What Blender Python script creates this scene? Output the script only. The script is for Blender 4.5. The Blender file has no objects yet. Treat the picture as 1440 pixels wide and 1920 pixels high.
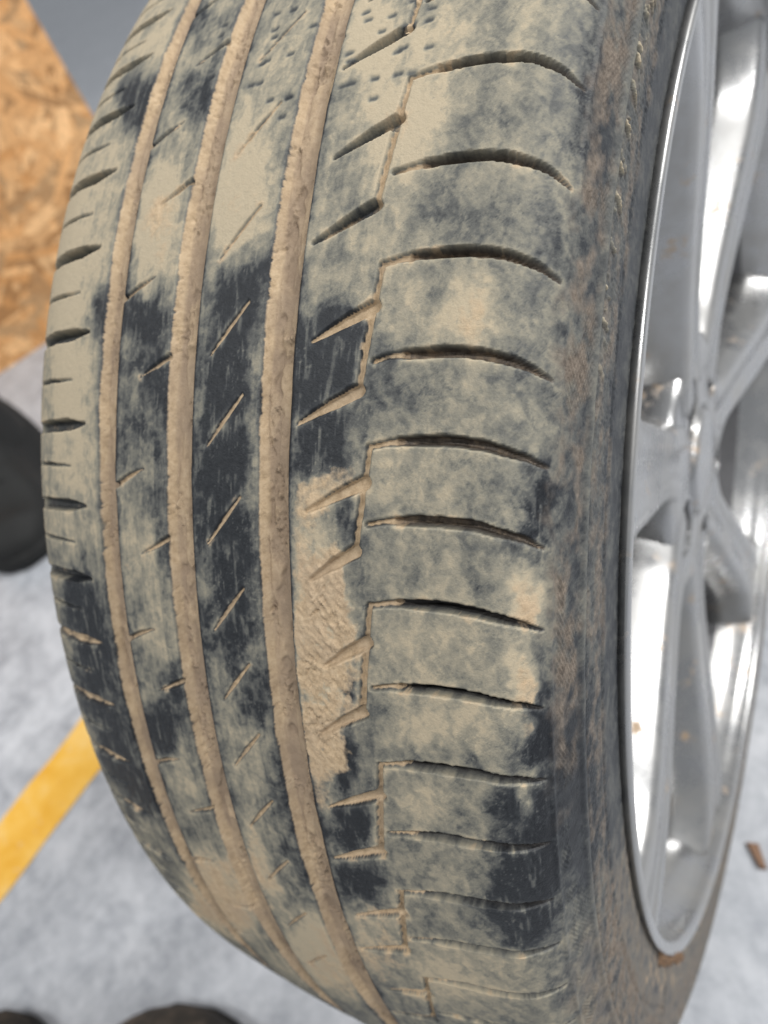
import bpy, bmesh, math, random
import numpy as np
from mathutils import Matrix, Vector

# ------------------------------------------------------------------ camera, world, lamps, exposure
SC = bpy.context.scene
COL = SC.collection
cam_data = bpy.data.cameras.new('camera')
cam = bpy.data.objects.new('camera', cam_data)
COL.objects.link(cam)
RGT, UPV, BCK = (.85685, .389338, -.33797), (-.072647, .740169, .668485), (.510422, -.548239, .662498)
CAM = (.161344, -.346335, .676335)
cam.matrix_world = Matrix(((RGT[0], UPV[0], BCK[0], CAM[0]), (RGT[1], UPV[1], BCK[1], CAM[1]),
                           (RGT[2], UPV[2], BCK[2], CAM[2]), (0, 0, 0, 1)))
cam_data.sensor_fit = 'VERTICAL'
cam_data.sensor_height = 24.0
cam_data.sensor_width = 18.0
cam_data.lens = 24.0 * 1457.0 / 1920.0
cam_data.clip_start = .01
cam_data.clip_end = 200
cam_data.dof.use_dof = True
cam_data.dof.focus_distance = .192
cam_data.dof.aperture_fstop = 7.2
SC.camera = cam

world = bpy.data.worlds.new('World')
SC.world = world
world.use_nodes = True
bg = world.node_tree.nodes['Background']
bg.inputs[0].default_value = (.93, .965, 1.0, 1)
bg.inputs[1].default_value = .45

def area(name, loc, target, sx, sy, watts, col=(1, .985, .96)):
    d = bpy.data.lights.new(name, 'AREA')
    d.shape = 'RECTANGLE'; d.size = sx; d.size_y = sy; d.energy = watts; d.color = col
    o = bpy.data.objects.new(name, d); COL.objects.link(o)
    o.location = loc
    o.rotation_euler = (Vector(target) - Vector(loc)).to_track_quat('-Z', 'Y').to_euler()
    return o
# workshop ceiling strip lamps
area('ceiling_lamp', (-.7, -1.3, 3.1), (-.7, -1.2, 0), 2.6, .12, 46)
area('ceiling_lamp', (2.8, -.7, 3.1), (2.2, -.7, 0), .10, 2.6, 84)
area('ceiling_lamp', (2.4, 2.0, 3.1), (2.2, 1.8, 0), .14, 2.0, 190)

vs = SC.view_settings
vs.view_transform = 'Standard'; vs.look = 'None'; vs.gamma = 1; vs.exposure = 0.08
vs.use_curve_mapping = False
SC.cycles.use_denoising = True
SC.cycles.max_bounces = 6
SC.render.film_transparent = False

# ------------------------------------------------------------------ helpers
rng = np.random.RandomState(7)
random.seed(7)
_perm = rng.permutation(4096)
_ang = rng.rand(4096) * 2 * np.pi
_gx, _gy = np.cos(_ang), np.sin(_ang)
def perlin(x, y, seed=0):
    xi = np.floor(x).astype(np.int64); yi = np.floor(y).astype(np.int64)
    xf = x - xi; yf = y - yi
    def g(ix, iy, dx, dy):
        h = _perm[(_perm[(ix + seed * 131) & 4095] + iy) & 4095]
        return _gx[h] * dx + _gy[h] * dy
    u = xf * xf * xf * (xf * (xf * 6 - 15) + 10); v = yf * yf * yf * (yf * (yf * 6 - 15) + 10)
    a = g(xi, yi, xf, yf); b = g(xi + 1, yi, xf - 1, yf)
    c = g(xi, yi + 1, xf, yf - 1); d = g(xi + 1, yi + 1, xf - 1, yf - 1)
    return 1.5 * (a + u * (b - a) + v * ((c + u * (d - c)) - (a + u * (b - a))))
def fbm(x, y, seed=0, octv=4, gain=.55):
    t = 0; a = 1; n = 0
    for k in range(octv):
        t = t + a * perlin(x * 2 ** k + 17.3 * k, y * 2 ** k - 9.1 * k, seed + k); n += a; a *= gain
    return t / n * 1.5
def ss(a, b, x):
    t = np.clip((x - a) / (b - a), 0, 1); return t * t * (3 - 2 * t)

def tag(o, label=None, cat=None, group=None, kind=None):
    if label: o['label'] = label
    if cat: o['category'] = cat
    if group: o['group'] = group
    if kind: o['kind'] = kind
    return o
def empty(name, loc=(0, 0, 0)):
    o = bpy.data.objects.new(name, None); COL.objects.link(o); o.location = loc
    o.empty_display_size = .05
    return o
def mesh_obj(name, verts, faces, mat, parent=None, smooth=True):
    me = bpy.data.meshes.new(name)
    me.from_pydata([tuple(v) for v in verts], [], faces)
    me.polygons.foreach_set('use_smooth', [smooth] * len(me.polygons))
    me.update()
    o = bpy.data.objects.new(name, me); COL.objects.link(o)
    if mat: me.materials.append(mat)
    if parent: o.parent = parent
    return o
def quad_mesh(name, V, F, mat, parent=None, normals=None, col=None):
    me = bpy.data.meshes.new(name)
    n, f = len(V), len(F)
    me.vertices.add(n); me.vertices.foreach_set('co', V.astype(np.float32).ravel())
    me.loops.add(f * 4); me.loops.foreach_set('vertex_index', F.astype(np.int32).ravel())
    me.polygons.add(f)
    me.polygons.foreach_set('loop_start', np.arange(f, dtype=np.int32) * 4)
    me.polygons.foreach_set('use_smooth', np.ones(f, bool))
    me.update(calc_edges=True)
    if col is not None:
        at = me.color_attributes.new('dirt_and_shade', 'FLOAT_COLOR', 'POINT')
        at.data.foreach_set('color', col.astype(np.float32).ravel())
    if normals is not None:
        me.normals_split_custom_set_from_vertices(normals.astype(np.float32))
    o = bpy.data.objects.new(name, me); COL.objects.link(o)
    me.materials.append(mat)
    if parent: o.parent = parent
    return o
def subset(mask_faces, V, F, N, C):
    f = F[mask_faces]
    ids, inv = np.unique(f, return_inverse=True)
    return V[ids], inv.reshape(f.shape), N[ids], C[ids]

class NT:
    def __init__(s, name):
        s.m = bpy.data.materials.new(name); s.m.use_nodes = True
        s.t = s.m.node_tree; s.b = s.t.nodes['Principled BSDF']
    def n(s, typ, **kw):
        x = s.t.nodes.new(typ)
        for k, v in kw.items(): setattr(x, k, v)
        return x
    def l(s, a, b): s.t.links.new(a, b)
    def val(s, sock, v): sock.default_value = v
    def noise(s, scale, detail=4, rough=.6, vec=None, dist=0):
        x = s.n('ShaderNodeTexNoise'); x.inputs['Scale'].default_value = scale
        x.inputs['Detail'].default_value = detail; x.inputs['Roughness'].default_value = rough
        x.inputs['Distortion'].default_value = dist
        if vec is not None: s.l(vec, x.inputs['Vector'])
        return x.outputs['Fac']
    def ramp(s, fac, stops, interp='LINEAR'):
        x = s.n('ShaderNodeValToRGB'); x.color_ramp.interpolation = interp
        e = x.color_ramp.elements
        while len(e) < len(stops): e.new(.5)
        for i, (p, c) in enumerate(stops):
            e[i].position = p
            e[i].color = (c, c, c, 1) if isinstance(c, (int, float)) else (*c, 1)
        s.l(fac, x.inputs[0]); return x.outputs[0]
    def math(s, op, a, b=None, c=None, clamp=False):
        x = s.n('ShaderNodeMath', operation=op); x.use_clamp = clamp
        for i, q in enumerate((a, b, c)):
            if q is None: continue
            if isinstance(q, (int, float)): x.inputs[i].default_value = q
            else: s.l(q, x.inputs[i])
        return x.outputs[0]
    def mix(s, fac, a, b, mode='MIX'):
        x = s.n('ShaderNodeMix', data_type='RGBA', blend_type=mode)
        for sock, q in ((x.inputs[0], fac), (x.inputs[6], a), (x.inputs[7], b)):
            if isinstance(q, (int, float)): sock.default_value = q
            elif isinstance(q, tuple): sock.default_value = (*q, 1)
            else: s.l(q, sock)
        return x.outputs[2]
    def bump(s, h, strength=.4, dist=.001):
        x = s.n('ShaderNodeBump'); x.inputs['Strength'].default_value = strength
        x.inputs['Distance'].default_value = dist
        s.l(h, x.inputs['Height']); s.l(x.outputs[0], s.b.inputs['Normal'])
    def coord(s, which='Object', scale=None):
        o = s.n('ShaderNodeTexCoord').outputs[which]
        if scale:
            mp = s.n('ShaderNodeMapping'); mp.inputs['Scale'].default_value = scale
            s.l(o, mp.inputs[0]); o = mp.outputs[0]
        return o
def simple(name, col, rough=.7, metal=0., var=.15, scale=40):
    m = NT(name)
    nz = m.noise(scale, 5, .6, m.coord())
    c = m.ramp(nz, [(.25, tuple(k * (1 - var) for k in col)), (.75, tuple(min(1, k * (1 + var)) for k in col))])
    m.l(c, m.b.inputs['Base Color'])
    m.b.inputs['Roughness'].default_value = rough; m.b.inputs['Metallic'].default_value = metal
    m.bump(nz, .25, .002)
    return m.m

# ------------------------------------------------------------------ materials
def rubber_material(name):
    m = NT(name)
    at = m.n('ShaderNodeAttribute', attribute_name='dirt_and_shade')
    sp = m.n('ShaderNodeSeparateColor'); m.l(at.outputs['Color'], sp.inputs[0])
    dust, mud, brown = sp.outputs[0], sp.outputs[1], sp.outputs[2]
    co = m.coord()
    fine = m.noise(1500, 3, .65, co); mid = m.noise(420, 5, .7, co)
    d2 = m.math('ADD', dust, m.math('MULTIPLY', m.math('SUBTRACT', fine, .5), .15))
    d2 = m.math('ADD', d2, m.math('MULTIPLY', m.math('SUBTRACT', mid, .5), .24), clamp=True)
    c = m.ramp(d2, [(0, (.008, .0095, .0125)), (.18, (.028, .031, .035)), (.38, (.091, .0925, .087)), (.58, (.178, .170, .140)), (.80, (.275, .248, .189)), (1, (.385, .325, .232))])
    br = m.ramp(mid, [(.3, (.060, .048, .039)), (.7, (.205, .168, .134))])
    c = m.mix(brown, c, br)
    mudc = m.ramp(mid, [(.25, (.265, .195, .12)), (.5, (.43, .322, .208)), (.8, (.54, .425, .288))])
    pink = m.noise(60, 3, .5, co)
    mudc = m.mix(m.math('MULTIPLY', m.ramp(pink, [(.45, 0.), (.65, 1.)]), .40), mudc, (.33, .255, .185))
    mudc = m.mix(m.math('MULTIPLY', brown, .75), mudc, (.20, .150, .112))
    m2 = m.math('ADD', mud, m.math('MULTIPLY', m.math('SUBTRACT', mid, .5), .45), clamp=True)
    m2 = m.ramp(m2, [(.25, 0.), (.62, 1.)])
    c = m.mix(m2, c, mudc)
    m.l(c, m.b.inputs['Base Color'])
    r = m.math('ADD', m.math('MULTIPLY', d2, .45), .46, clamp=True)
    m.l(m.math('MAXIMUM', r, m.math('MULTIPLY', m2, .95)), m.b.inputs['Roughness'])
    m.b.inputs['Specular IOR Level'].default_value = .26
    h = m.math('ADD', m.math('MULTIPLY', fine, .35), m.math('MULTIPLY', mid, m.math('ADD', m.math('MULTIPLY', m2, .25), .30)))
    m.bump(h, .55, .0009)
    return m.m
RUB = rubber_material('dusty_rubber')

def alloy_material():
    m = NT('silver_alloy')
    co = m.coord()
    n1 = m.noise(38, 4, .55, co); n2 = m.noise(220, 5, .7, co)
    spot = m.math('MULTIPLY', m.ramp(n1, [(.60, 0.), (.68, 1.)]), m.ramp(n2, [(.45, 0.), (.62, 1.)]))
    film = m.ramp(m.noise(22, 6, .7, co), [(.42, 0.), (.72, .5)])
    c = m.mix(film, (.335, .337, .340), (.21, .195, .168))
    c = m.mix(m.math('MULTIPLY', spot, .8), c, (.40, .27, .15))
    m.l(c, m.b.inputs['Base Color'])
    m.l(m.math('SUBTRACT', .88, m.math('MULTIPLY', m.math('MAXIMUM', film, spot), .75)), m.b.inputs['Metallic'])
    m.l(m.math('ADD', .24, m.math('MULTIPLY', m.math('MAXIMUM', film, spot), .45)), m.b.inputs['Roughness'])
    m.b.inputs['Coat Weight'].default_value = .22; m.b.inputs['Coat Roughness'].default_value = .08
    return m.m
ALLOY = alloy_material()
CLOD = simple('rusty_brown_mud', (.14, .085, .05), .9, 0, .4, 300)
BARREL = simple('dull_grey_recess_shade', (.10, .10, .105), .6, .3)  # matte barrel grey, darkened to stand for shade inside rim and bolt holes

def floor_material():
    m = NT('painted_concrete')
    co = m.coord()
    a = m.noise(2.2, 5, .6, co); b = m.noise(14, 6, .68, co, .6); c_ = m.noise(60, 6, .7, co); d = m.noise(340, 3, .6, co)
    base = m.ramp(b, [(.30, (.23, .245, .275)), (.45, (.32, .335, .365)), (.58, (.415, .43, .46)), (.72, (.54, .55, .58))])
    base = m.mix(m.math('MULTIPLY', m.ramp(c_, [(.42, 0.), (.62, 1.)]), .55), base, (.56, .575, .61))
    base = m.mix(m.math('MULTIPLY', m.ramp(a, [(.40, 0.), (.66, 1.)]), .5), base, (.34, .36, .395))
    base = m.mix(m.math('MULTIPLY', m.ramp(d, [(.66, 0.), (.74, 1.)]), .35), base, (.22, .22, .225))
    m.l(base, m.b.inputs['Base Color'])
    m.l(m.ramp(b, [(.3, .38), (.7, .62)]), m.b.inputs['Roughness'])
    m.bump(m.math('ADD', c_, m.math('MULTIPLY', d, .4)), .18, .003)
    return m.m
FLOOR = floor_material()
def line_material():
    m = NT('yellow_floor_paint')
    co = m.coord()
    b = m.noise(16, 5, .65, co); c_ = m.noise(90, 5, .7, co)
    base = m.ramp(b, [(.32, (.72, .36, .02)), (.5, (.80, .46, .07)), (.68, (.83, .55, .18))])
    base = m.mix(m.math('MULTIPLY', m.ramp(c_, [(.60, 0.), (.70, 1.)]), .6), base, (.62, .56, .46))
    m.l(base, m.b.inputs['Base Color']); m.b.inputs['Roughness'].default_value = .5
    m.bump(c_, .2, .002)
    return m.m
LINE = line_material()

# ------------------------------------------------------------------ the setting: floor and painted line
mesh_floor = mesh_obj('floor', [(-40, -40, 0), (40, -40, 0), (40, 40, 0), (-40, 40, 0)], [(0, 1, 2, 3)], FLOOR)
tag(mesh_floor, 'pale grey mottled concrete workshop floor', kind='structure')
def painted_line():
    d = Vector((.12, .993, 0)).normalized(); n = Vector((d.y, -d.x, 0)); c = Vector((-.595, -.25, 0)); w = .040
    V = []; F = []; N = 160
    for i in range(N + 1):
        t = -2.5 + 5.0 * i / N
        e0 = .0012 * math.sin(i * 2.1) + .0009 * math.sin(i * 5.3); e1 = .0012 * math.sin(i * 1.7 + 1) + .0009 * math.sin(i * 4.1)
        p = c + d * t
        V += [p + n * (-w + e0) + Vector((0, 0, .0015)), p + n * (w + e1) + Vector((0, 0, .0015))]
        if i: k = 2 * i; F.append((k - 2, k - 1, k + 1, k))
    o = mesh_obj('painted_line', V, F, LINE)
    tag(o, 'yellow line painted on the grey concrete floor', kind='structure')
painted_line()

# ------------------------------------------------------------------ the tyre
R0 = .33; TILT = 45.0
def crown(x): return R0 - (x - .012) ** 2 / 1.2
CTRL = [(-.074, .252), (-.080, .258), (-.0865, .270), (-.0905, .284), (-.0905, .297), (-.0878, .308), (-.083, .3162), (-.0765, .3212), (-.069, .3240)]
CTRL += [(x, crown(x)) for x in np.arange(-.062, .0861, .008)]
CTRL += [(.0905, .3243), (.0957, .3218), (.1002, .3174), (.1032, .3115), (.1050, .305), (.1060, .297), (.1063, .288), (.1061, .279), (.1057, .271), (.1052, .265), (.1047, .2605), (.103, .254)]
def catmull(P, n=40):
    P = np.array(P); Q = np.vstack([2 * P[0] - P[1], P, 2 * P[-1] - P[-2]]); out = []
    t = np.linspace(0, 1, n, endpoint=False)[:, None]
    for i in range(1, len(Q) - 2):
        a, b, c, d = Q[i - 1:i + 3]
        out.append(.5 * (2 * b + (c - a) * t + (2 * a - 5 * b + 4 * c - d) * t * t + (3 * b - a - 3 * c + d) * t ** 3))
    out.append(P[-1:]); return np.vstack(out)
PD = catmull(CTRL)
PS = np.r_[0, np.cumsum(np.hypot(*np.diff(PD, axis=0).T))]
PI0 = np.argmin(abs(PD[:, 0]) + (PD[:, 1] < .31) * 9)
PU = (PS - PS[PI0]) * 1000

# tread layout: u = millimetres across the tread, t = degrees round the wheel
GROOVES = [(-40.3, -30.8), (-8.6, 2.4), (25.9, 36.6)]
LAT = [28.6, 24.6, 20.5, 16.4, 11.9, 7.85, 3.72, .06, -3.30, -6.93, -10.84, -14.80, -18.75, -22.60, -26.15, -29.75, -33.5, -37.3, -41.1, -45.0]
LATU = np.array([57, 60, 64, 68, 74, 79, 84, 89, 96, 100, 104.5, 109])
def lat_shape(u, t0):
    k = float(np.clip((-8 - t0) / 18., 0, 1))         # the arcs flatten towards the ground
    a = np.interp(u, LATU, [-.1, 0, .16, .26, .33, .36, .32, .22, -.08, -.30, -.62, -1.0])
    b = np.interp(u, LATU, [-.2, 0, .25, .42, .62, .74, .84, .92, .92, .84, .70, .55])
    return a * (1 - k) + b * k
ZIG = []                                              # (top, bottom) of each zigzag unit
for k in range(1, len(LAT) - 1, 2):
    ZIG.append((LAT[k], LAT[k + 1] + .36 * (LAT[k + 2] - LAT[k + 1]) if k + 2 < len(LAT) else LAT[k + 1] - 1.4))
def zig_u(t):
    u = np.full_like(t, 58.0)
    for a, b in ZIG:
        m = (t <= a) & (t >= b); u[m] = 60.0 - 3.8 * (a - t[m]) / (a - b)
    return u
WIDE = [30.2, 26.3, 22.8, 19.2, 15.1, 10.55, 5.77, .68, -3.9, -8.1, -12.05, -16.15, -20.3, -24.5, -28.8, -33.2, -37.6, -42]
SIPE3 = [20.5, 15.3, 10.0, 5.4, 1.05, -3.7, -8.15, -12.0, -15.9, -20.0, -24.2, -28.5, -32.8]
SIPE2L = [25.0, 16.4, 7.85, -1.95, -10.55, -18.6, -26.5, -34.5]
SIPE2R = [21.0, 12.8, 3.78, -5.4, -13.2, -21.5, -30.0]
DUST=[ (48.4,4.36,10.8,-0.04,0.8,-1.74,-1),(45.6,1.34,8.0,0.02,0.4,-1.86,-0.8),(46.2,-0.76,6.8,0.04,0.0,-0.72,-0.4),(54.2,-3.27,4.4,0.06,-0.4,-1.18,-0.35),(15.2,6.79,8.4,-0.1,1.6,-2.02,-0.6),(14.6,3.28,8.4,-0.02,1.2,-3.0,-0.75),(13.6,-0.74,8.8,0.06,0.0,-3.04,-0.9),(14.2,-4.57,8.8,0.12,-0.8,-2.38,-0.8),(15.6,-8.27,8.0,0.2,-1.6,-2.52,-0.6),(21.2,-12.62,4.8,0.18,-2.0,-2.16,-0.5),(-20.2,6.16,10.4,-0.14,0.8,-1.12,-0.8),(-15.0,3.66,8.0,-0.04,0.8,-1.62,-0.35),(-18.8,0.69,9.6,0.02,0.4,-4.1,-0.25),(-46.5,19.57,12.0,-0.64,8.0,-3.2,-1),(-25.0,23.43,8.8,-0.58,4.4,-1.78,-0.4),(-12.6,17.88,9.6,-0.42,3.6,-2.06,-0.5),(-24.0,-16.5,12.4,0.62,-2.8,-1.58,-0.8),(-14.2,-13.36,6.4,0.26,-1.6,-1.38,-0.4),(-55.8,-9.66,13.0,0.38,-3.6,-2.46,-0.6),(-55.3,-14.1,13.6,0.6,-7.4,-3.66,-0.7),(-54.5,-19.37,12.8,0.8,-9.0,-3.54,-0.7),(-44.3,-22.02,14.4,1.02,-8.8,-3.36,-0.5),(-42.9,6.74,4.4,-0.06,2.0,-2.08,-0.6),(104.5,-1.71,4.0,0.0,0.4,-1.34,-0.7),(101.6,-3.49,3.8,-0.04,0.0,-0.9,-0.4),(118.1,-17.14,18.2,-2.44,-2.4,-6.5,-0.6),(98.1,-19.87,8.6,-0.52,-1.6,-4.04,-0.8),(93.0,-21.79,10.0,-0.28,-1.8,-3.34,-0.6),(103.0,-12.46,5.8,-0.28,0.0,-1.6,-0.5),(92.9,-15.77,5.2,-0.04,-0.6,-1.46,-0.5),(48.2,-18.89,6.0,0.32,-2.0,-1.98,-0.9),(49.8,-15.04,3.2,0.14,-1.2,-1.56,-0.6),(47.4,-22.89,8.4,0.56,-2.4,-1.96,-0.8),(52.8,-11.54,2.4,0.08,-0.8,-1.12,-0.6),(78.9,9.34,15.4,-0.14,0.8,-1.36,-0.2),(97.0,3.25,7.4,0.1,0.6,-1.28,-0.25),(68.9,2.74,7.2,0.0,0.8,-1.34,-0.2),(22.6,-18.57,6.4,0.34,-6.4,-4.68,-0.3),(25.8,-22.01,8.8,0.56,-6.8,-4.54,-0.25),(110.0,15.31,6.6,0.66,4.4,-4.66,-0.4),(35.0,15.19,6.8,-0.22,4.0,-3.3,-0.15),(21.2,8.48,9.2,-0.14,1.2,-1.02,-0.5),(9.2,12.68,12.0,-0.32,4.8,-3.9,0.6),(-18.8,11.17,12.0,-0.3,4.8,-3.5,0.6),(58.2,14.01,10.6,-0.26,2.6,-2.3,0.5),(46.8,18.68,12.8,-0.52,2.8,-2.38,0.5),(69.1,14.74,8.4,-0.2,1.2,-1.52,0.3),(68.3,18.16,8.8,-0.28,2.0,-1.68,0.3),(83.7,5.77,6.4,-0.02,0.8,-1.74,0.5),(69.1,5.63,8.0,-0.06,0.4,-1.12,0.2),(-67.3,10.01,11.4,-0.34,11.4,-8.12,0.35),(-56.2,3.01,12.2,-0.04,0.8,-2.4,0.3),(-55.3,-0.9,12.0,0.08,-0.6,-1.8,0.2),(67.3,-1.29,9.6,0.08,0.0,-1.36,0.2),(100.5,-5.99,4.6,-0.06,0.0,-1.4,0.5),(99.1,-10.28,4.2,-0.1,0.0,-2.02,0.5),(75.5,-8.85,15.4,0.34,0.0,-1.5,0.2),(79.1,-12.04,16.4,0.44,-0.8,-1.34,0.35),(72.9,-16.16,8.8,0.4,-1.2,-1.52,0.3),(98.3,-15.58,2.6,-0.1,-0.6,-1.72,0.4),(70.9,-28.48,18.0,1.56,-4.0,-3.44,0.3),(16.0,-32.53,27.6,3.24,-15.2,-6.98,0.6),(-24.2,-30.62,32.4,3.52,-24.2,-8.4,0.7),(-15.8,-18.95,13.6,0.8,-6.4,-3.48,0.2),(11.0,-16.47,10.8,0.52,-5.2,-3.66,0.2),(-15.0,-9.98,10.0,0.3,-2.8,-2.52,0.2),(-24.2,-6.38,12.8,0.26,-1.2,-1.78,0.3),(45.0,-8.86,10.0,0.26,-2.4,-4.84,0.8) ]
MUD=[ (45.0,-8.86,11.6,0.3,-2.4,-4.84,1),(43.0,-2.21,6.4,0.06,0.0,-0.96,0.6),(52.4,-1.42,6.0,0.06,0.0,-0.68,0.5),(41.6,-14.48,10.8,0.42,-1.6,-1.88,0.7),(41.2,-16.96,7.2,0.36,-2.0,-2.04,0.4),(-18.8,11.17,10.8,-0.26,4.0,-2.92,0.5),(7.6,13.83,10.4,-0.3,4.8,-3.44,0.35),(84.4,5.55,5.0,0.0,0.8,-1.52,0.6),(58.0,14.27,7.8,-0.2,1.2,-1.3,0.4),(100.5,-5.99,3.8,-0.06,0.0,-1.16,0.6),(99.8,-10.55,3.6,-0.08,0.0,-1.76,0.6),(79.1,-11.52,8.8,0.24,0.0,-0.78,0.3),(-24.2,-30.62,32.4,3.52,-24.2,-8.4,0.8),(28.6,-31.65,24.8,2.74,-11.2,-5.98,0.6),(-24.4,-6.67,10.0,0.22,-0.8,-1.2,0.4),(-56.6,3.62,9.4,-0.06,1.2,-1.82,0.2),(69.5,18.4,8.4,-0.3,1.6,-1.42,0.3) ]
DOTS= [(42.6,16.66),(49.6,16.67),(56.2,16.67),(56.0,18.04),(63.5,17.84),(50.4,19.98),(43.2,20.06),(57.0,19.27),(61.9,19.95),(16.0,16.75),(22.4,16.68),(10.4,21.12),(9.4,22.19),(9.2,19.09),(19.4,19.24),(-12.6,22.71),(-5.6,21.51),(7.2,17.94),(50.4,15.65),(55.8,18.9),(39.8,18.37),(35.8,19.42),(-6.2,20.67)]


def build_grid(theta, ucols, detail=True):
    """positions, normals and dirt of the tyre surface on a grid of angles and profile stations"""
    nt, nu = len(theta), len(ucols)
    px = np.interp(ucols, PU, PD[:, 0]); pr = np.interp(ucols, PU, PD[:, 1])
    tx = np.gradient(px, ucols); tr = np.gradient(pr, ucols); L = np.hypot(tx, tr); tx /= L; tr /= L
    nx, nr = -tr, tx
    T, Uc = np.meshgrid(theta, ucols, indexing='ij')
    Treal = T; T = (T + 180) % 360 - 180
    S = np.radians(T) * 330.0
    H = np.zeros_like(T)
    # ---- dirt fields
    w1 = fbm(Uc / 9, S / 9, 1, 3); w2 = fbm(Uc / 9 + 40, S / 9 + 7, 2, 3)
    Uw = Uc + 2.6 * w1; Sw = S + 3.6 * w2
    D = np.full_like(T, .50); M = np.full_like(T, -.12)
    def blob(A, rows):
        for (u0, t0, ax, at, bx, bt, v) in rows:
            s0 = t0 * 5.76; K = np.linalg.inv(np.array([[ax, bx], [at * 5.76, bt * 5.76]]))
            ext = (abs(at) + abs(bt)) * 2.2 + 1.5
            i0 = np.searchsorted(theta, t0 - ext); i1 = np.searchsorted(theta, t0 + ext)
            if i1 <= i0: continue
            du = Uw[i0:i1] - u0; ds = Sw[i0:i1] - s0
            q = np.hypot(K[0, 0] * du + K[0, 1] * ds, K[1, 0] * du + K[1, 1] * ds)
            A[i0:i1] += v * (1 - ss(.25, 1.55, q))
    blob(D, [r[:6] + ((r[6] * (.72 if r[0] > 85 else .88)) if r[6] < 0 else r[6],) for r in DUST]); blob(M, MUD)
    n_big = fbm(Uc / 22, S / 30, 11, 3); n_mid = fbm(Uc / 6, S / 9, 21, 4); n_str = fbm(Uc / 1.6, S / 11, 31, 4)
    c_, s_ = math.cos(.75), math.sin(.75)
    n_dia = fbm((Uc * c_ + S * s_) / 2.0, (-Uc * s_ + S * c_) / 9.0, 41, 4)
    n_fin = fbm(Uc / 1.5, S / 1.5, 51, 3)
    sh = ss(58, 64, Uc)
    n_wsp = fbm(Uc / 3.2 + w1, S / 4.2 + w2, 121, 5, .7)
    n_scr = np.clip(1 - abs(fbm((Uc * .82 + S * .57) / .9, (-Uc * .57 + S * .82) / 16, 131, 2)) * 7, 0, 1) * ss(.0, .35, fbm(Uc / 10, S / 10, 141, 2))
    D += 0.025 + .18 * n_big + .14 * n_mid + (.17 - .02 * sh) * n_wsp + .06 * n_fin + (1 - sh) * .13 * n_str + sh * (.09 * n_dia - .13 * n_scr)
    n_fl = fbm(Uc / 5.0 + .8 * w2, S / 6.5 + .8 * w1, 181, 5, .62)
    D += .08 * ss(.02, .12, n_fl) - .08 * ss(.08, .17, -n_fl)
    D += .22 * (1 - ss(-43, -38, Uc)) * ss(-9, -5, T + 2 * w1) + .14 * ss(6, 10, T + 3 * w2) * (1 - ss(58, 75, Uc)) + .05 * sh
    for e, wd in ((2.4, 3.2), (36.6, 2.6), (-8.6 - 4.5, 4.5), (-30.8, 2.0)):      # scrubbed clean rib edges
        D -= .26 * ss(e - .3, e + .3, Uc) * (1 - ss(e + wd * .5, e + wd * 1.3, Uc)) * (.6 + n_str)
    spk = ss(.44, .62, fbm(Uc / .9, S / 1.1, 151, 2)) * ss(-.25, .35, fbm(Uc / 7, S / 9, 161, 2))
    D = np.maximum(D, .07 + .30 * ss(-.1, .5, n_str) * ss(-.3, .3, n_mid)) + .20 * spk * (1 - ss(.2, .6, D))
    D -= .10 * ss(92, 104, Uc) * (1 - ss(118, 121, Uc))
    M += .20 * n_big + .26 * n_mid + .14 * n_fin
    B = ss(103, 111, Uc + 4 * w1) * (1 - ss(117, 122, Uc + 2 * w2)) * ss(-18, -10, T + 3 * w2) * np.clip(.42 + 1.3 * n_mid + .7 * n_big, 0, 1)
    B += .75 * ss(121, 127, Uc + 2 * w2) * (1 - ss(136, 146, Uc + 4 * w1)) * np.clip(.30 + 1.5 * n_mid + .8 * n_big, 0, 1)
    B += .75 * ss(100, 112, Uc + 4 * w1) * (1 - ss(-32, -25, T + 3 * w2)) * np.clip(.7 + n_mid, 0, 1)
    B = np.clip(B, 0, 1)
    D = D * (1 - .46 * ss(102, 121, Uc)) + .02 - .12 * ss(132, 140, Uc) * ss(-34, -24, T)
    D += (.10 + .3 * n_mid) * ss(104, 112, Uc) * (1 - ss(-34, -24, T + 3 * w2))
    # thick cake of mud on the rib beside the third groove
    cake = np.zeros_like(T); blob(cake, [(45.0, -9.3, 9.0, .3, -2.4, -4.0, 1.0), (41.6, -14.0, 7.5, .4, -1.6, -1.9, .6)])
    cake = np.clip(cake, 0, 1) * (Uc > 36.4) * (Uc < 60)
    n_cr = fbm(Uc / 2.6, S / 3.2, 61, 5, .6); n_cr2 = 1 - abs(fbm((Uc * c_ + S * s_) / 5, (-Uc * s_ + S * c_) / 2.6, 71, 3)) * 2
    n_cl = fbm(Uc / 1.1, S / 1.3, 171, 3, .65)
    H += cake * (.25 + (.25 + .45 * ss(-.2, .4, n_big + n_mid)) * n_cr + .22 * n_cl + .45 * n_dia - .7 * ss(.72, .95, n_cr2) * ss(-.1, .2, n_mid))
    M += cake * (.30 + .6 * n_cl + .7 * n_mid + .4 * n_dia)
    B_c = cake
    # ---- grooves, slots and sipes
    def slot(pts, widths, depths, fill, soft=.45, rust=0., fringe=1.):
        nonlocal H, M, D, B
        pts = np.array([(u, t * 5.76) for u, t in pts])
        t0 = pts[:, 1].min() / 5.76 - .9; t1 = pts[:, 1].max() / 5.76 + .9
        i0 = np.searchsorted(theta, t0); i1 = np.searchsorted(theta, t1)
        j0 = np.searchsorted(ucols, pts[:, 0].min() - 4); j1 = np.searchsorted(ucols, pts[:, 0].max() + 4)
        if i1 - i0 < 2 or j1 - j0 < 2: return
        sl = (slice(i0, i1), slice(j0, j1))
        u = Uc[sl] + .22 * n_mid[sl]; s = S[sl] + .30 * n_mid[sl]
        best = np.full(u.shape, -9.0); dep = np.zeros(u.shape)
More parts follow.
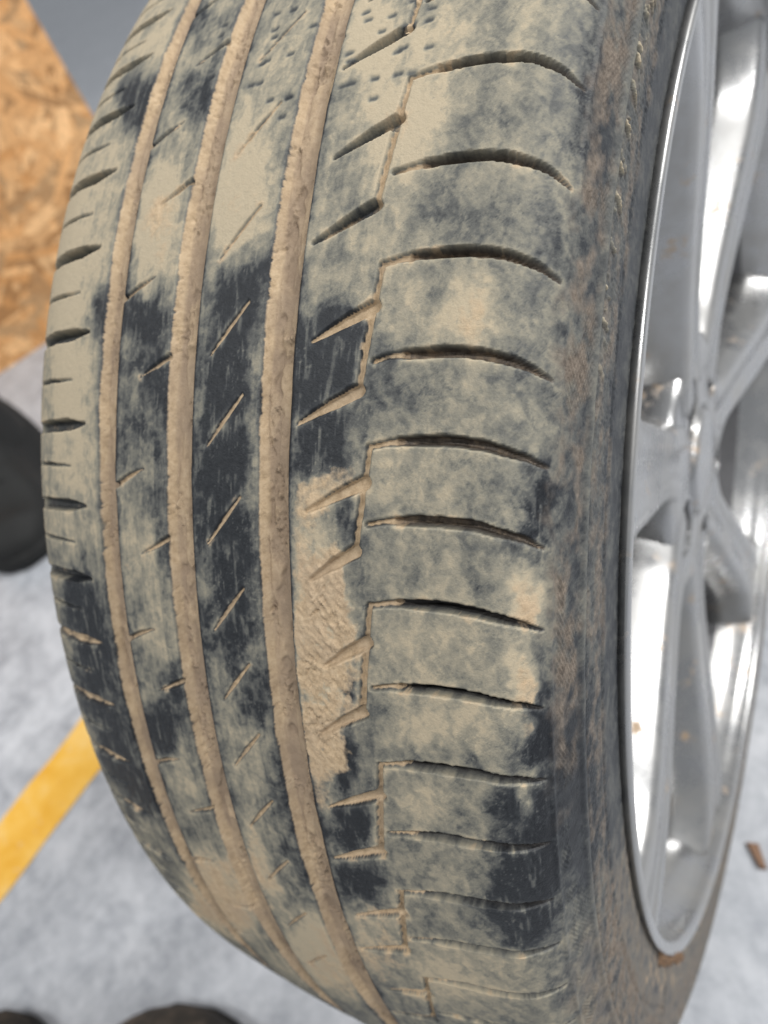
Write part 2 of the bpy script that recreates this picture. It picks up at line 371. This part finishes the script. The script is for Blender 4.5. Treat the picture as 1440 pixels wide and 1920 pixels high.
        for k in range(len(pts) - 1):
            a, b = pts[k], pts[k + 1]; d = b - a
            q = np.clip(((u - a[0]) * d[0] + (s - a[1]) * d[1]) / (d @ d), 0, 1)
            ds = np.hypot(u - a[0] - q * d[0], s - a[1] - q * d[1])
            w = widths[k] + (widths[k + 1] - widths[k]) * q
            e = w / 2 - ds
            m = e > best
            dep = np.where(m, depths[k] + (depths[k + 1] - depths[k]) * q, dep); best = np.maximum(best, e)
        mk = ss(-soft * .5, soft, best)
        H[sl] = H[sl] * (1 - mk) + mk * (-dep + .22 * n_cr[sl] * fill)
        fr = np.exp(-(best / 1.1) ** 2) * (best < 0)
        D[sl] += fringe * .24 * fr * np.clip(.5 + 1.5 * n_mid[sl], 0, 1.3); M[sl] += fringe * .42 * fr * np.clip(n_mid[sl] + .6 * n_big[sl] + .15, 0, 1)
        if rust: B[sl] = B[sl] * (1 - mk) + mk * rust
        M[sl] = np.maximum(M[sl], mk * (fill * 1.15 + .30 * n_mid[sl] + .2 * n_fin[sl]) - (1 - mk))
        D[sl] = D[sl] * (1 - (.8 if fill > .1 else 1.) * mk) + mk * (.10 if fill > .1 else 0.)  # unfilled cuts coloured black, painting in the shade inside them
    if detail:
        R = random.Random(5)
        for k, t0 in enumerate(LAT):
            u = np.array([60, 64, 68, 74, 79, 84, 89, 95, 100, 105.0])
            dark = 1.0
            wd = np.array([1.5, 1.6, 2.1, 2.5, 2.6, 2.5, 2.4, 2.1, 1.6, .7])
            if t0 < -12: wd = wd * 1.12
            fl = .30 if t0 > -5 else 0.  # lower cuts get no mud, so their shade can be painted dark
            pts = list(zip(u, t0 + lat_shape(u, t0)))
            slot(pts[:3], [1.5, 1.7, 2.2], [1.6, 1.3, 1.4], .62)
            slot(pts[2:], wd[2:], np.array([2.6, 4.6, 4.9, 4.8, 4.4, 3.8, 2.4, .8]), fl, .40, .85 if t0 > -5 else .20)
        for a, b in ZIG:
            slot([(60.0, a), (58.1, (a + b) / 2), (56.2, b)], [1.7, 2.0, 1.9], [1.5, 1.7, 1.6], .85)
            m1 = a - .32 * (a - b) - .05
            for tt, uu in ((m1, 58.9), (b + .05, 56.2)):
                clean = tt > 8
                ln = 17.0 if tt > -4 or tt < -15 else 13.0
                slot([(uu - ln, tt - 1.45), (uu - ln * .45, tt - .62), (uu, tt)], [1.1, 3.0, 3.7], [.8, 2.0, 2.4] if not clean else [1.2, 3.2, 3.4], .35 if clean else .9)
        for k, t0 in enumerate(SIPE3):
            slot([(8.2, t0 - 1.2), (14, t0), (20.2, t0 + 1.2)], [.8, 1.6, 1.0], [.7, 1.0, .7], .85)
        for t0 in SIPE2L: slot([(-31.5, t0 - .55), (-24, t0 + .1), (-17.5, t0 + .5)], [1.6, 1.7, .6], [1.6, 1.3, .4], .7)
        for t0 in SIPE2R: slot([(-20, t0 - .55), (-13, t0), (-7.5, t0 + .5)], [.6, 1.7, 2.0], [.4, 1.3, 1.9], .62)
        for k, t0 in enumerate(WIDE):
            filled = t0 < -10
            slot([(-84, t0 - .25), (-68, t0 - .05), (-56, t0 + .02), (-47, t0 + .12)], [3.6, 3.9, 3.6, .9], [2.5, 4.8, 4.6, 1.2] if not filled else [1.5, 2, 1.8, .8], .12 if not filled else .55)
            if k + 1 < len(WIDE):
                tm = (t0 + WIDE[k + 1]) / 2
                slot([(-82, tm - .05), (-68, tm), (-55, tm + .02)], [1.0, 1.2, .7], [1.6, 2.2, .8], .2)
        dots = list(DOTS)
        for i, tt in enumerate((15.6, 16.65, 17.9, 19.25, 20.6, 22.0)):
            for uu in list(np.arange(39.5, 66, 6.7)) + [8.6, 15.2, 21.8, -13.0, -21.0]:
                if R.random() < .5: dots.append((uu + .7 * i % 3 + R.uniform(-.4, .4), tt + R.uniform(-.05, .05)))
        for u0, t0 in dots:
            slot([(u0 - .7, t0), (u0 + .7, t0 + .02)], [1.8, 1.8], [.35, .35], .11, .9, 0., 0.)
    wob = .26 * fbm(S / 26, Uc * 0 + 3.3, 81, 3) + .04 * n_fin
    grv = np.zeros_like(T)
    for gi, (a, b) in enumerate(GROOVES):
        e = np.minimum(Uc - a, b - Uc) + wob
        mk = ss(-.10, .85, e)
        mid = (Uc - a) / (b - a)
        foot = .17 + .10 * fbm(S / 20, Uc * 0 + gi * 5, 91, 3) + .008 * n_fin
        slope = np.clip(mid / foot, 0, 1)                              # mud smeared up the left wall
        flat = ss(-.03, .03, mid - foot)
        crumb = fbm(Uc / 1.7, S / 1.7, 95, 4, .65)
        rough = ss(-.05, .35, fbm(Uc / 9, S / 22, 107, 3))
        pits = ss(.36, .60, fbm(Uc / 1.3, S / 1.6, 99, 2)) * rough
        lump = ss(.40, .62, fbm(Uc / 3.0, S / 4.0, 103, 3)) * rough
        pat = ss(-.1, .25, fbm(Uc / 4, S / 30, 109, 4))
        gap = ss(.30, .42, fbm(Uc / 7, S / 16, 117, 3)) * flat
        fl = -.5 - 2.5 * slope - .3 * flat + (.05 + .22 * rough) * crumb - .6 * pits + .9 * lump * flat + .5 * flat * pat - .7 * gap
        if detail:
            bar = np.exp(-((T - 4.75 - .05 * gi) / .20) ** 2) + np.exp(-((T + 21.5 - .05 * gi) / .20) ** 2)
            fl = fl + 1.3 * bar * ss(.35, .6, mid)
        H = H * (1 - mk) + mk * fl
        M = M * (1 - mk) + mk * (1.0 + .12 * crumb - .35 * ss(.80, .97, mid) - .35 * pits - .18 * gap)
        B = B * (1 - mk) + mk * np.clip(.70 * flat * (1 - .45 * pat) + .14 * slope + .35 * gap + .22 * n_big + .35 * fbm(Uc / 6, S / 12, 113, 3), 0, 1)
        D = D * (1 - .8 * mk) + mk * .10
        D -= .25 * np.exp(-((Uc - a) / .5) ** 2) * (.5 + n_str); M -= .45 * np.exp(-((Uc - a - .1) / .45) ** 2) * ss(-.2, .4, n_big + n_fin)  # thin dark line painted at the left top edge so the groove looks sunken
        D -= .5 * np.exp(-((Uc - b + .1) / .7) ** 2); M -= .8 * np.exp(-((Uc - b + .2) / .7) ** 2)  # dark contact shade painted along the groove's right edge
        grv = np.maximum(grv, mk)
    # ---- shoulder and sidewall relief
    H += .55 * np.exp(-((Uc - 107.3) / .8) ** 2) * ss(.0, .5, n_big + .5)
    H += .8 * ss(119.5, 121.4, Uc) * (1 - ss(122.4, 124.0, Uc)) - .45 * np.exp(-((Uc - 124.2) / .8) ** 2) - .5 * np.exp(-((Uc - 139.5) / .9) ** 2)
    D += .10 * np.exp(-((Uc - 121.8) / .8) ** 2)
    band = ss(109, 110, Uc) * (1 - ss(120, 121, Uc))
    ph = (S * .8 + Uc * 1.4) * 2 * np.pi / 1.9
    H += band * .20 * np.sin(ph) * ss(.05, .2, n_big + .4 * n_mid)
    B += band * .0
    b2 = ss(122.5, 124, Uc) * (1 - ss(141, 143, Uc))
    cell = np.floor((S + .55 * Uc) / 4.4).astype(int); rnd = ((cell * 7919 + 13) % 97) / 97.0
    ser = ss(.15, .55, np.sin((S + Uc * .55 + 1.1 * n_mid) * 2 * np.pi / 4.4)) * (rnd > .35) * ss(-.25, .3, n_mid + .8 * n_big) * (.4 + rnd) * (.12 + .88 * ss(1, 8, T)) * ss(123.5, 125, Uc + rnd) * (1 - ss(129, 137, Uc + 5 * rnd))
    H += b2 * (.95 * ser + .25 * n_fin); D += b2 * .62 * ser * np.clip(.55 + 1.2 * n_mid + .8 * n_big, 0, 1.2)
    B = B * (1 - .6 * b2 * ser)
    H += ss(108, 116, Uc) * (.14 * n_mid + .10 * n_wsp) + .05 * n_fin * (1 - grv)
    # pebble-sized crumbs and rough rubber
    H += np.clip(M, 0, 1) * .16 * n_cr * (1 - grv)
    M = np.where(Uc > 108, M - .35, M)
    M += .9 * ss(143, 148, Uc + 2 * w1) * (1 - ss(-52, -44, T + 4 * w2)) * np.clip(.6 + n_mid, 0, 1)
    M = np.where(Uc < -74, M - .1, M)
    # ---- to space
    h = H / 1000.0
    x = px[None, :] + h * nx[None, :]; r = pr[None, :] + h * nr[None, :]
    an = np.radians(Treal + TILT)
    P = np.stack([x, -r * np.cos(an), R0 + r * np.sin(an)], -1)
    N = np.cross(np.gradient(P, axis=1), np.gradient(P, axis=0)); N /= np.linalg.norm(N, axis=-1, keepdims=True) + 1e-12
    Cc = np.stack([np.clip(D, 0, 1), np.clip(M, 0, 1), B, np.ones_like(B)], -1)
    return Treal, Uc, P, N, Cc
def grid_faces(nt, nu):
    i = np.arange(nt - 1)[:, None] * nu + np.arange(nu - 1)[None, :]
    return np.stack([i, i + 1, i + 1 + nu, i + nu], -1).reshape(-1, 4)

wheel = empty('car_wheel')
tag(wheel, 'muddy car wheel standing upright, worn tyre on a silver alloy rim', 'car wheel')
ucols = np.r_[np.arange(-156, -86, 2.5), np.arange(-86, 112, .43), np.arange(112, 170.3, .62)]
theta = np.r_[np.arange(-62, -46, .16), np.arange(-46, 34, .075), np.arange(34, 52.01, .16)]
T, Uc, P, N, Cd = build_grid(theta, ucols)
nt, nu = len(theta), len(ucols)
V = P.reshape(-1, 3); NN = N.reshape(-1, 3); CC = Cd.reshape(-1, 4); F = grid_faces(nt, nu)
tc = .25 * (T[:-1, :-1] + T[1:, :-1] + T[:-1, 1:] + T[1:, 1:]).ravel(); uc = .25 * (Uc[:-1, :-1] + Uc[1:, :-1] + Uc[:-1, 1:] + Uc[1:, 1:]).ravel()
lab = np.zeros(len(F), int)
vis = (tc > -45) & (tc < 33)
names = {}
zu = zig_u(tc)
edges = [-74, GROOVES[0][0], GROOVES[0][1], GROOVES[1][0], GROOVES[1][1], GROOVES[2][0], GROOVES[2][1]]
for k, nm in enumerate(['tread_rib', 'groove_mud', 'tread_rib', 'groove_mud', 'tread_rib', 'groove_mud']):
    lab[vis & (uc >= edges[k]) & (uc < edges[k + 1])] = k + 1; names[k + 1] = nm
lab[vis & (uc >= edges[6]) & (uc < zu)] = 7; names[7] = 'tread_rib'
shm = vis & (uc >= zu) & (uc < 107.3)
up = None
for k in range(len(LAT) + 1):
    lo = LAT[k] + lat_shape(uc, LAT[k]) if k < len(LAT) else np.full_like(uc, -99.)
    hi = LAT[k - 1] + lat_shape(uc, LAT[k - 1]) if k else np.full_like(uc, 99.)
    m = shm & (tc >= lo) & (tc < hi)
    lab[m] = 10 + k; names[10 + k] = 'shoulder_block'
# far side of the tyre, coarser
th2 = np.r_[np.arange(52.0, 298.01, .7)]; uc2 = ucols[::5]
if uc2[-1] != ucols[-1]: uc2 = np.r_[uc2, ucols[-1]]
T2, U2, P2, N2, C2 = build_grid(th2, uc2, detail=False)
Vb, Fb, Nb, Cb = subset(lab == 0, V, F, NN, CC)
tyre = quad_mesh('tyre', Vb, Fb, RUB, wheel, Nb, Cb)
back = quad_mesh('tyre_back', P2.reshape(-1, 3), grid_faces(len(th2), len(uc2)), RUB, tyre, N2.reshape(-1, 3), C2.reshape(-1, 4))
plabel = {2: 'tan mud packed in the tread groove', 4: 'tan mud packed in the tread groove', 6: 'tan mud packed in the tread groove',
          7: 'rib with slanted slots and a thick cake of dried mud', 5: 'dark rib with fine slanted cuts'}
for k in sorted(names):
    m = lab == k
    if m.sum() < 50: continue
    o = quad_mesh(names[k], *subset(m, V, F, NN, CC)[:2], RUB, tyre, subset(m, V, F, NN, CC)[2], subset(m, V, F, NN, CC)[3])
    if k in plabel: o['label'] = plabel[k]

# ------------------------------------------------------------------ the rim
def lathe(name, prof, mat, parent, seg=240, flip=False):
    pr = np.array(prof); an = np.linspace(0, 2 * np.pi, seg, endpoint=False)
    A, X = np.meshgrid(an, pr[:, 0], indexing='ij'); _, Rr = np.meshgrid(an, pr[:, 1], indexing='ij')
    Vv = np.stack([X, -Rr * np.cos(A), R0 + Rr * np.sin(A)], -1).reshape(-1, 3); n = len(pr); Fs = []
    for i in range(seg):
        for j in range(n - 1):
            a = i * n + j; b = ((i + 1) % seg) * n + j
            q = (a, a + 1, b + 1, b); Fs.append(q[::-1] if flip else q)
    return mesh_obj(name, Vv, Fs, mat, parent)
lipP = catmull([(.0985, .2535), (.1020, .2572), (.1050, .2596), (.1066, .2602), (.1075, .2598), (.1080, .2588), (.1080, .2572), (.1075, .2556), (.1058, .2541), (.1010, .2534)], 5)
barP = catmull([(.1010, .2534), (.0970, .2520), (.0925, .2490), (.0870, .2458), (.0800, .2436), (.0760, .2425)], 5)
barQ = catmull([(.0760, .2425), (.0600, .2395), (.0400, .2350), (.0000, .2310), (-.0450, .2320), (-.0640, .2420), (-.0720, .2510), (-.0770, .2560), (-.0740, .2590)], 5)
rim = lathe('rim', barP, ALLOY, wheel)
lip = lathe('rim_lip', lipP, ALLOY, rim)
lip['label'] = 'thin bright rolled edge of the rim'
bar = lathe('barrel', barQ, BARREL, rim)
bar['label'] = 'dull grey inside of the rim, darkened to stand for shade'
def arm_mesh():
    Vv = []; Fs = []
    rs = np.linspace(.050, .2530, 48)
    for r in rs:
        q = (r - .050) / .203
        xf = .0862 + .0145 * ss(.10, 1.0, q) + .0012 * math.sin(q * 3.1)
        w = .0150 + .0060 * q + .016 * max(0, (q - .72) / .28) ** 2 + .010 * max(0, (.2 - q) / .2) ** 1.6
        dep = .046 - .010 * q
        fl = 1 + .9 * max(0, (q - .80) / .2) ** 2 + .5 * max(0, (.2 - q) / .2) ** 2      # fillets where it meets lip and hub
        sec = [(-w - .011 * fl, -dep * .82), (-w - .0075 * fl, -dep * .5), (-w - .0042 * fl, -.0110), (-w - .0016, -.0046), (-w + .0004, -.0014), (-w + .0030, -.0001), (-w * .34, 0), (-w * .30, -.0009), (w * .30, -.0009), (w * .34, 0), (w - .0030, -.0001), (w - .0004, -.0014), (w + .0016, -.0046), (w + .0042 * fl, -.0110), (w + .0075 * fl, -dep * .5), (w + .011 * fl, -dep * .82), (w * .75, -dep), (-w * .75, -dep)]
        for t, dx in sec: Vv.append((xf + dx, t, r))
    n = 18
    for i in range(len(rs) - 1):
        for j in range(n):
            a = i * n + j; b = i * n + (j + 1) % n
            Fs.append((a, b, b + n, a + n))
    Fs.append(tuple(range(n))[::-1]); Fs.append(tuple(range((len(rs) - 1) * n, len(rs) * n)))
    return Vv, Fs
av, af = arm_mesh()
ARM = bpy.data.meshes.new('spoke'); ARM.from_pydata(av, [], af)
ARM.polygons.foreach_set('use_smooth', [True] * len(ARM.polygons)); ARM.materials.append(ALLOY)
bmx = bmesh.new(); bmx.from_mesh(ARM); bmesh.ops.recalc_face_normals(bmx, faces=bmx.faces); bmx.to_mesh(ARM); bmx.free()
for k in range(7):
    o = bpy.data.objects.new('spoke', ARM); COL.objects.link(o); o.parent = rim
    ang = math.radians(-2 + 360 / 7 * k + TILT)
    # local z = radial (0,-cos,sin), local x = axle, local y = tangential
    zr = Vector((0, -math.cos(ang), math.sin(ang))); xr = Vector((1, 0, 0)); yr = zr.cross(xr)
    o.matrix_local = Matrix(((xr.x, yr.x, zr.x, 0), (xr.y, yr.y, zr.y, 0), (xr.z, yr.z, zr.z, R0), (0, 0, 0, 1)))
def hub_mesh():
    rr = np.r_[np.linspace(.0005, .030, 22), np.linspace(.0305, .074, 56), np.linspace(.0755, .080, 5)]
    aa = np.linspace(0, 2 * np.pi, 300, endpoint=False)
    A, Rr = np.meshgrid(aa, rr, indexing='ij')
    X = np.full_like(A, .0858)
    X += .0040 * (1 - ss(.0285, .0305, Rr)) - .0015 * (Rr / .03) ** 2 * (Rr < .03)      # centre cap
    X -= .0035 * np.exp(-((Rr - .0320) / .0011) ** 2)
    X -= .004 * ss(.064, .080, Rr) + .028 * ss(.0745, .079, Rr)
    yy = Rr * np.cos(A); zz = Rr * np.sin(A)
    for k in range(5):
        an = math.radians(29 + 72 * k + TILT)
        d = np.hypot(yy - .0545 * math.cos(an), zz - .0545 * math.sin(an))
        X += .0012 * np.exp(-((d - .0170) / .0013) ** 2) - .028 * (1 - ss(.0146, .0160, d))
    Pv = np.stack([X, -yy, R0 + zz], -1).reshape(-1, 3)
    n = len(rr); i = np.arange(300)[:, None] * n + np.arange(n - 1)[None, :]; j = ((np.arange(300) + 1) % 300)[:, None] * n + np.arange(n - 1)[None, :]
    Fq = np.stack([i, j, j + 1, i + 1], -1).reshape(-1, 4)
    return Pv, Fq
hv, hf = hub_mesh()
hub = quad_mesh('hub', hv, hf, ALLOY, rim)
def bolt_cup():
    Vv = []; Fs = []; n = 24
    for (x, r) in ((.0600, .0005), (.0600, .0120), (.0625, .0143), (.0852, .0147)):
        for j in range(n): a = 2 * math.pi * j / n; Vv.append((x, r * math.cos(a), r * math.sin(a)))
    for l in range(3):
        for j in range(n): a = l * n + j; b = l * n + (j + 1) % n; Fs.append((a, b, b + n, a + n))
    return Vv, Fs
cv, cf = bolt_cup(); CUP = bpy.data.meshes.new('bolt_hole'); CUP.from_pydata(cv, [], cf); CUP.materials.append(BARREL)  # dark cup colour stands for the shade down the bolt hole
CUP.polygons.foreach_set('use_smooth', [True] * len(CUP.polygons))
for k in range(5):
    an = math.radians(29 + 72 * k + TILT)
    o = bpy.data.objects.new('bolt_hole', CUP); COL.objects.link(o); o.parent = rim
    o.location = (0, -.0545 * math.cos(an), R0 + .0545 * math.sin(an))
def clods():
    R = random.Random(11)
    bm = bmesh.new(); bmesh.ops.create_icosphere(bm, subdivisions=3, radius=1)
    for v in bm.verts:
        n = v.co.normalized(); v.co = n * (1 + .22 * math.sin(5 * n.x + 2) * math.cos(4 * n.y) + .16 * math.sin(9 * n.z + 3 * n.x) + R.uniform(-.05, .05))
    me = bpy.data.meshes.new('mud_clod'); bm.to_mesh(me); bm.free(); me.materials.append(CLOD)
    me.polygons.foreach_set('use_smooth', [True] * len(me.polygons))
    for k in range(9):
        t = R.uniform(-74, -56); an = math.radians(t + TILT); r = R.uniform(.2600, .2625)
        o = bpy.data.objects.new('mud_clod', me); COL.objects.link(o); o.parent = tyre
        o.location = (.1045 + R.uniform(-.0005, .001), -r * math.cos(an), R0 + r * math.sin(an))
        o.rotation_euler = (an, R.uniform(0, 3), R.uniform(0, 3)); q = R.uniform(.0016, .0036); o.scale = (q * .7, q, q * 1.3)
clods()
hub['label'] = 'hub with five bolt holes and a round centre cap'

# ------------------------------------------------------------------ chipboard sheet standing behind
def osb():
    d = Vector((.463, .886, 0)).normalized(); n = Vector((d.y, -d.x, 0))        # n faces the wheel
    K = Vector((-1.3091, .9741, 0))
    root = empty('strand_board', K - d * .6)
    tag(root, 'orange brown strand board sheet standing upright behind the tyre', 'board')
    Wd, Hh, Tk = 1.25, 1.05, .018
    M4 = Matrix(((-d.x, 0, n.x, 0), (-d.y, 0, n.y, 0), (0, 1, n.z, 0), (0, 0, 0, 1)))
    def loc(a, b, c): p = K + (-d) * a + Vector((0, 0, b)) + n * c - root.location; return p
    m = NT('board_core'); m.l(m.ramp(m.noise(60, 5, .7, m.coord()), [(.3, (.30, .155, .06)), (.7, (.52, .30, .14))]), m.b.inputs['Base Color']); m.b.inputs['Roughness'].default_value = .75
    c8 = [loc(a, b, c) for c in (-Tk, 0) for b in (0, Hh) for a in (0, Wd)]
    mesh_obj('panel', c8, [(0, 1, 3, 2), (4, 6, 7, 5), (0, 4, 5, 1), (2, 3, 7, 6), (0, 2, 6, 4), (1, 5, 7, 3)], m.m, root, False)
    R = random.Random(3); Vv = []; Fs = []; cols = []
    for i in range(3600):
        L = R.uniform(.05, .17) / 2; W = R.uniform(.010, .034) / 2; an = R.gauss(0, .9) + (math.pi / 2 if R.random() < .3 else 0)
        ca, sa = math.cos(an), math.sin(an); a0, b0 = R.uniform(.0, Wd), R.uniform(.0, Hh)
        z = .0002 + .0022 * i / 3600; tl = R.uniform(-.0006, .0006)
        pts = []
        for (p, q) in ((-1, -R.uniform(.3, 1)), (-.6, -1), (.7, -R.uniform(.7, 1)), (1, -R.uniform(.1, .6)), (1, R.uniform(.2, .9)), (.5, 1), (-.8, R.uniform(.7, 1)), (-1.05, R.uniform(0, .4))):
            a = a0 + ca * p * L - sa * q * W; b = b0 + sa * p * L + ca * q * W
            pts.append((min(max(a, 0), Wd), min(max(b, 0), Hh), z + tl * p))
        k = len(Vv); Vv += [loc(*p) for p in pts]; Fs.append(tuple(range(k, k + 8)))
        g = R.random(); base = (.55 + .20 * g, .262 + .19 * g, .085 + .13 * g); dk = R.choice([1, 1, 1, .85, .6, 1.1])
        cols += [(base[0] * dk, base[1] * dk, base[2] * dk, 1)] * 8
    m = NT('wood_strands'); at = m.n('ShaderNodeAttribute', attribute_name='tint')
    g = m.ramp(m.noise(90, 4, .6, m.coord()), [(.3, .75), (.7, 1.15)]); m.l(m.mix(1., at.outputs['Color'], g, 'MULTIPLY'), m.b.inputs['Base Color']); m.b.inputs['Roughness'].default_value = .6
    o = mesh_obj('wood_strands', Vv, Fs, m.m, root, False); o['kind'] = 'stuff'
    ta = o.data.color_attributes.new('tint', 'FLOAT_COLOR', 'POINT'); ta.data.foreach_set('color', np.array(cols, np.float32).ravel())
osb()

# ------------------------------------------------------------------ shoes standing on the floor
BLACK = simple('black_leather', (.005, .0055, .0055), .75, 0, .3, 60)
SOLE = simple('black_sole_rubber', (.006, .0065, .0065), .8, 0, .3, 80)
def brown_leather():
    m = NT('brown_suede'); nz = m.noise(55, 5, .7, m.coord(), .5)
    m.l(m.ramp(nz, [(.30, (.010, .009, .008)), (.50, (.030, .024, .018)), (.68, (.085, .063, .046))]), m.b.inputs['Base Color'])
    m.b.inputs['Roughness'].default_value = .85; m.bump(nz, .5, .004); return m.m
BROWN = brown_leather()
def shoe(label, loc, heading, upper, wscale=1.0, shaft=.16, side=1):
    """toe at local origin, heel towards -y; heading = direction of the toe"""
    root = empty('work_boot', loc)
    root.rotation_euler = (0, 0, heading)
    tag(root, label, 'boot')
    ys = np.linspace(0, -.30, 40)
    def half(y):                                     # outline half widths, inner and outer
        q = -y / .30
        base = .050 * math.sqrt(max(0, 1 - (1 - min(q / .24, 1)) ** 2)) if q < .24 else .050 - .013 * ss(.28, .62, q) + .004 * ss(.65, .85, q)
        if q > .88: base *= math.sqrt(max(0., 1 - ((q - .88) / .122) ** 2))
        return max(base, .0015) * wscale
    def cx(y): q = -y / .30; return side * (.010 * math.sin(q * 3.0) - .004)
    # sole
    Vv = []; Fs = []
    prof = [(0, .92), (.004, 1.02), (.012, 1.05), (.022, 1.05), (.026, 1.0)]
    M_ = 14
    ring = []
    pts = [(cx(y) + half(y), y) for y in ys] + [(cx(y) - half(y), y) for y in ys[::-1]]
    n = len(pts)
    for z, k in prof:
        for (x, y) in pts: Vv.append((cx(y) + (x - cx(y)) * k, -.15 + (y + .15) * (1 + (k - 1) * .3), z))
    for l in range(len(prof) - 1):
        for j in range(n):
            a = l * n + j; b = l * n + (j + 1) % n
            Fs.append((a, b, b + n, a + n))
    Fs.append(tuple(range(n))[::-1]); Fs.append(tuple(range((len(prof) - 1) * n, len(prof) * n)))
    mesh_obj('sole', Vv, Fs, SOLE, root)
    # upper: arches along the length
    Vv = []; Fs = []; K = 22
    yy = np.r_[np.linspace(-.004, -.15, 26), np.linspace(-.16, -.296, 16)]
    def height(y):
        q = -y / .30
        return .026 + .042 * math.sqrt(min(1, q / .12)) * 1.0 + .045 * ss(.16, .50, q) + .035 * ss(.42, .62, q) - .02 * ss(.93, 1, q)
    for y in yy:
        w = half(y) * .97; h = height(y)
        for j in range(K + 1):
            a = math.pi * j / K
            sx = math.cos(a); sz = math.sin(a)
            x = w * math.copysign(abs(sx) ** .72, sx) * (1 - .25 * sz * ss(.3, .6, -y / .30)); z = .024 + (h - .024) * abs(sz) ** .68
            Vv.append((cx(y) + x, y, z))
    for i in range(len(yy) - 1):
        for j in range(K):
            a = i * (K + 1) + j; Fs.append((a, a + K + 1, a + K + 2, a + 1))
    Fs.append(tuple(range(K + 1))); Fs.append(tuple(range((len(yy) - 1) * (K + 1), len(yy) * (K + 1)))[::-1])
    mesh_obj('upper', Vv, Fs, upper, root)
    # shaft with a padded collar
    Vv = []; Fs = []; n = 28
    lev = [(.085, 1.0, 1.), (.11, .98, 1.), (.13, .96, 1.), (shaft - .008, .98, 1.), (shaft, 1.03, 1.), (shaft + .006, .98, .97), (shaft - .002, .86, .85), (.10, .78, .78)]
    for z, kx, ky in lev:
        for j in range(n):
            a = 2 * math.pi * j / n
            Vv.append((cx(-.22) + .040 * wscale * kx * math.cos(a), -.222 + .066 * ky * math.sin(a) + .01 * (z - .08), z))
    for l in range(len(lev) - 1):
        for j in range(n): a = l * n + j; b = l * n + (j + 1) % n; Fs.append((a, b, b + n, a + n))
    Fs.append(tuple(range((len(lev) - 1) * n, len(lev) * n)))
    mesh_obj('shaft', Vv, Fs, upper, root)
    for k in range(4):                               # laces
        y = -.105 - .021 * k; hz = height(y) + .001; Vv = []; Fs = []
        for i in range(11):
            q = -1 + .2 * i; ctr = Vector((cx(y) + q * .024, y - .006 * q, hz + .002 - .010 * q * q))
            for j in range(6): a = j * math.pi / 3; Vv.append(ctr + Vector((0, .0028 * math.cos(a), .0028 * math.sin(a))))
            if i:
                for j in range(6): a = (i - 1) * 6 + j; b = (i - 1) * 6 + (j + 1) % 6; Fs.append((a, b, b + 6, a + 6))
        mesh_obj('lace', Vv, Fs, SOLE, root)
    return root
b_ = shoe('black leather work boot on the floor beyond the yellow line, toe towards the tyre', (-.925, .035, 0), -2.38, BLACK, 1.25)
b_.scale = (1.12, 1.12, 1.12)
shoe('brown suede work boot with black sole, toe almost under the tyre', (-.290, -.362, 0), .45, BROWN, 1.6, .30)  # shaft lengthened out of view to cast more shadow on the floor
shoe('brown suede work boot with black sole, standing beside its mate near the yellow line', (-.465, -.432, 0), .5, BROWN, 1.3, .30, side=-1)  # same tall unseen shaft, lengthened for its shadow


# ------------------------------------------------------------------ a scrap on the floor
def chip():
    o = mesh_obj('wood_chip', [(-.011, -.004, 0), (.010, -.003, 0), (.012, .002, 0), (-.008, .005, 0), (-.010, -.003, .003), (.009, -.002, .004), (.010, .0015, .0035), (-.007, .004, .003)],
                 [(3, 2, 1, 0), (4, 5, 6, 7), (0, 1, 5, 4), (1, 2, 6, 5), (2, 3, 7, 6), (3, 0, 4, 7)], simple('brown_bark', (.20, .115, .07), .8), None, False)
    o.location = (.121, -.100, .0005); o.rotation_euler = (0, 0, -1.0)
    tag(o, 'small brown wood chip lying on the floor beside the rim', 'wood chip')
chip()
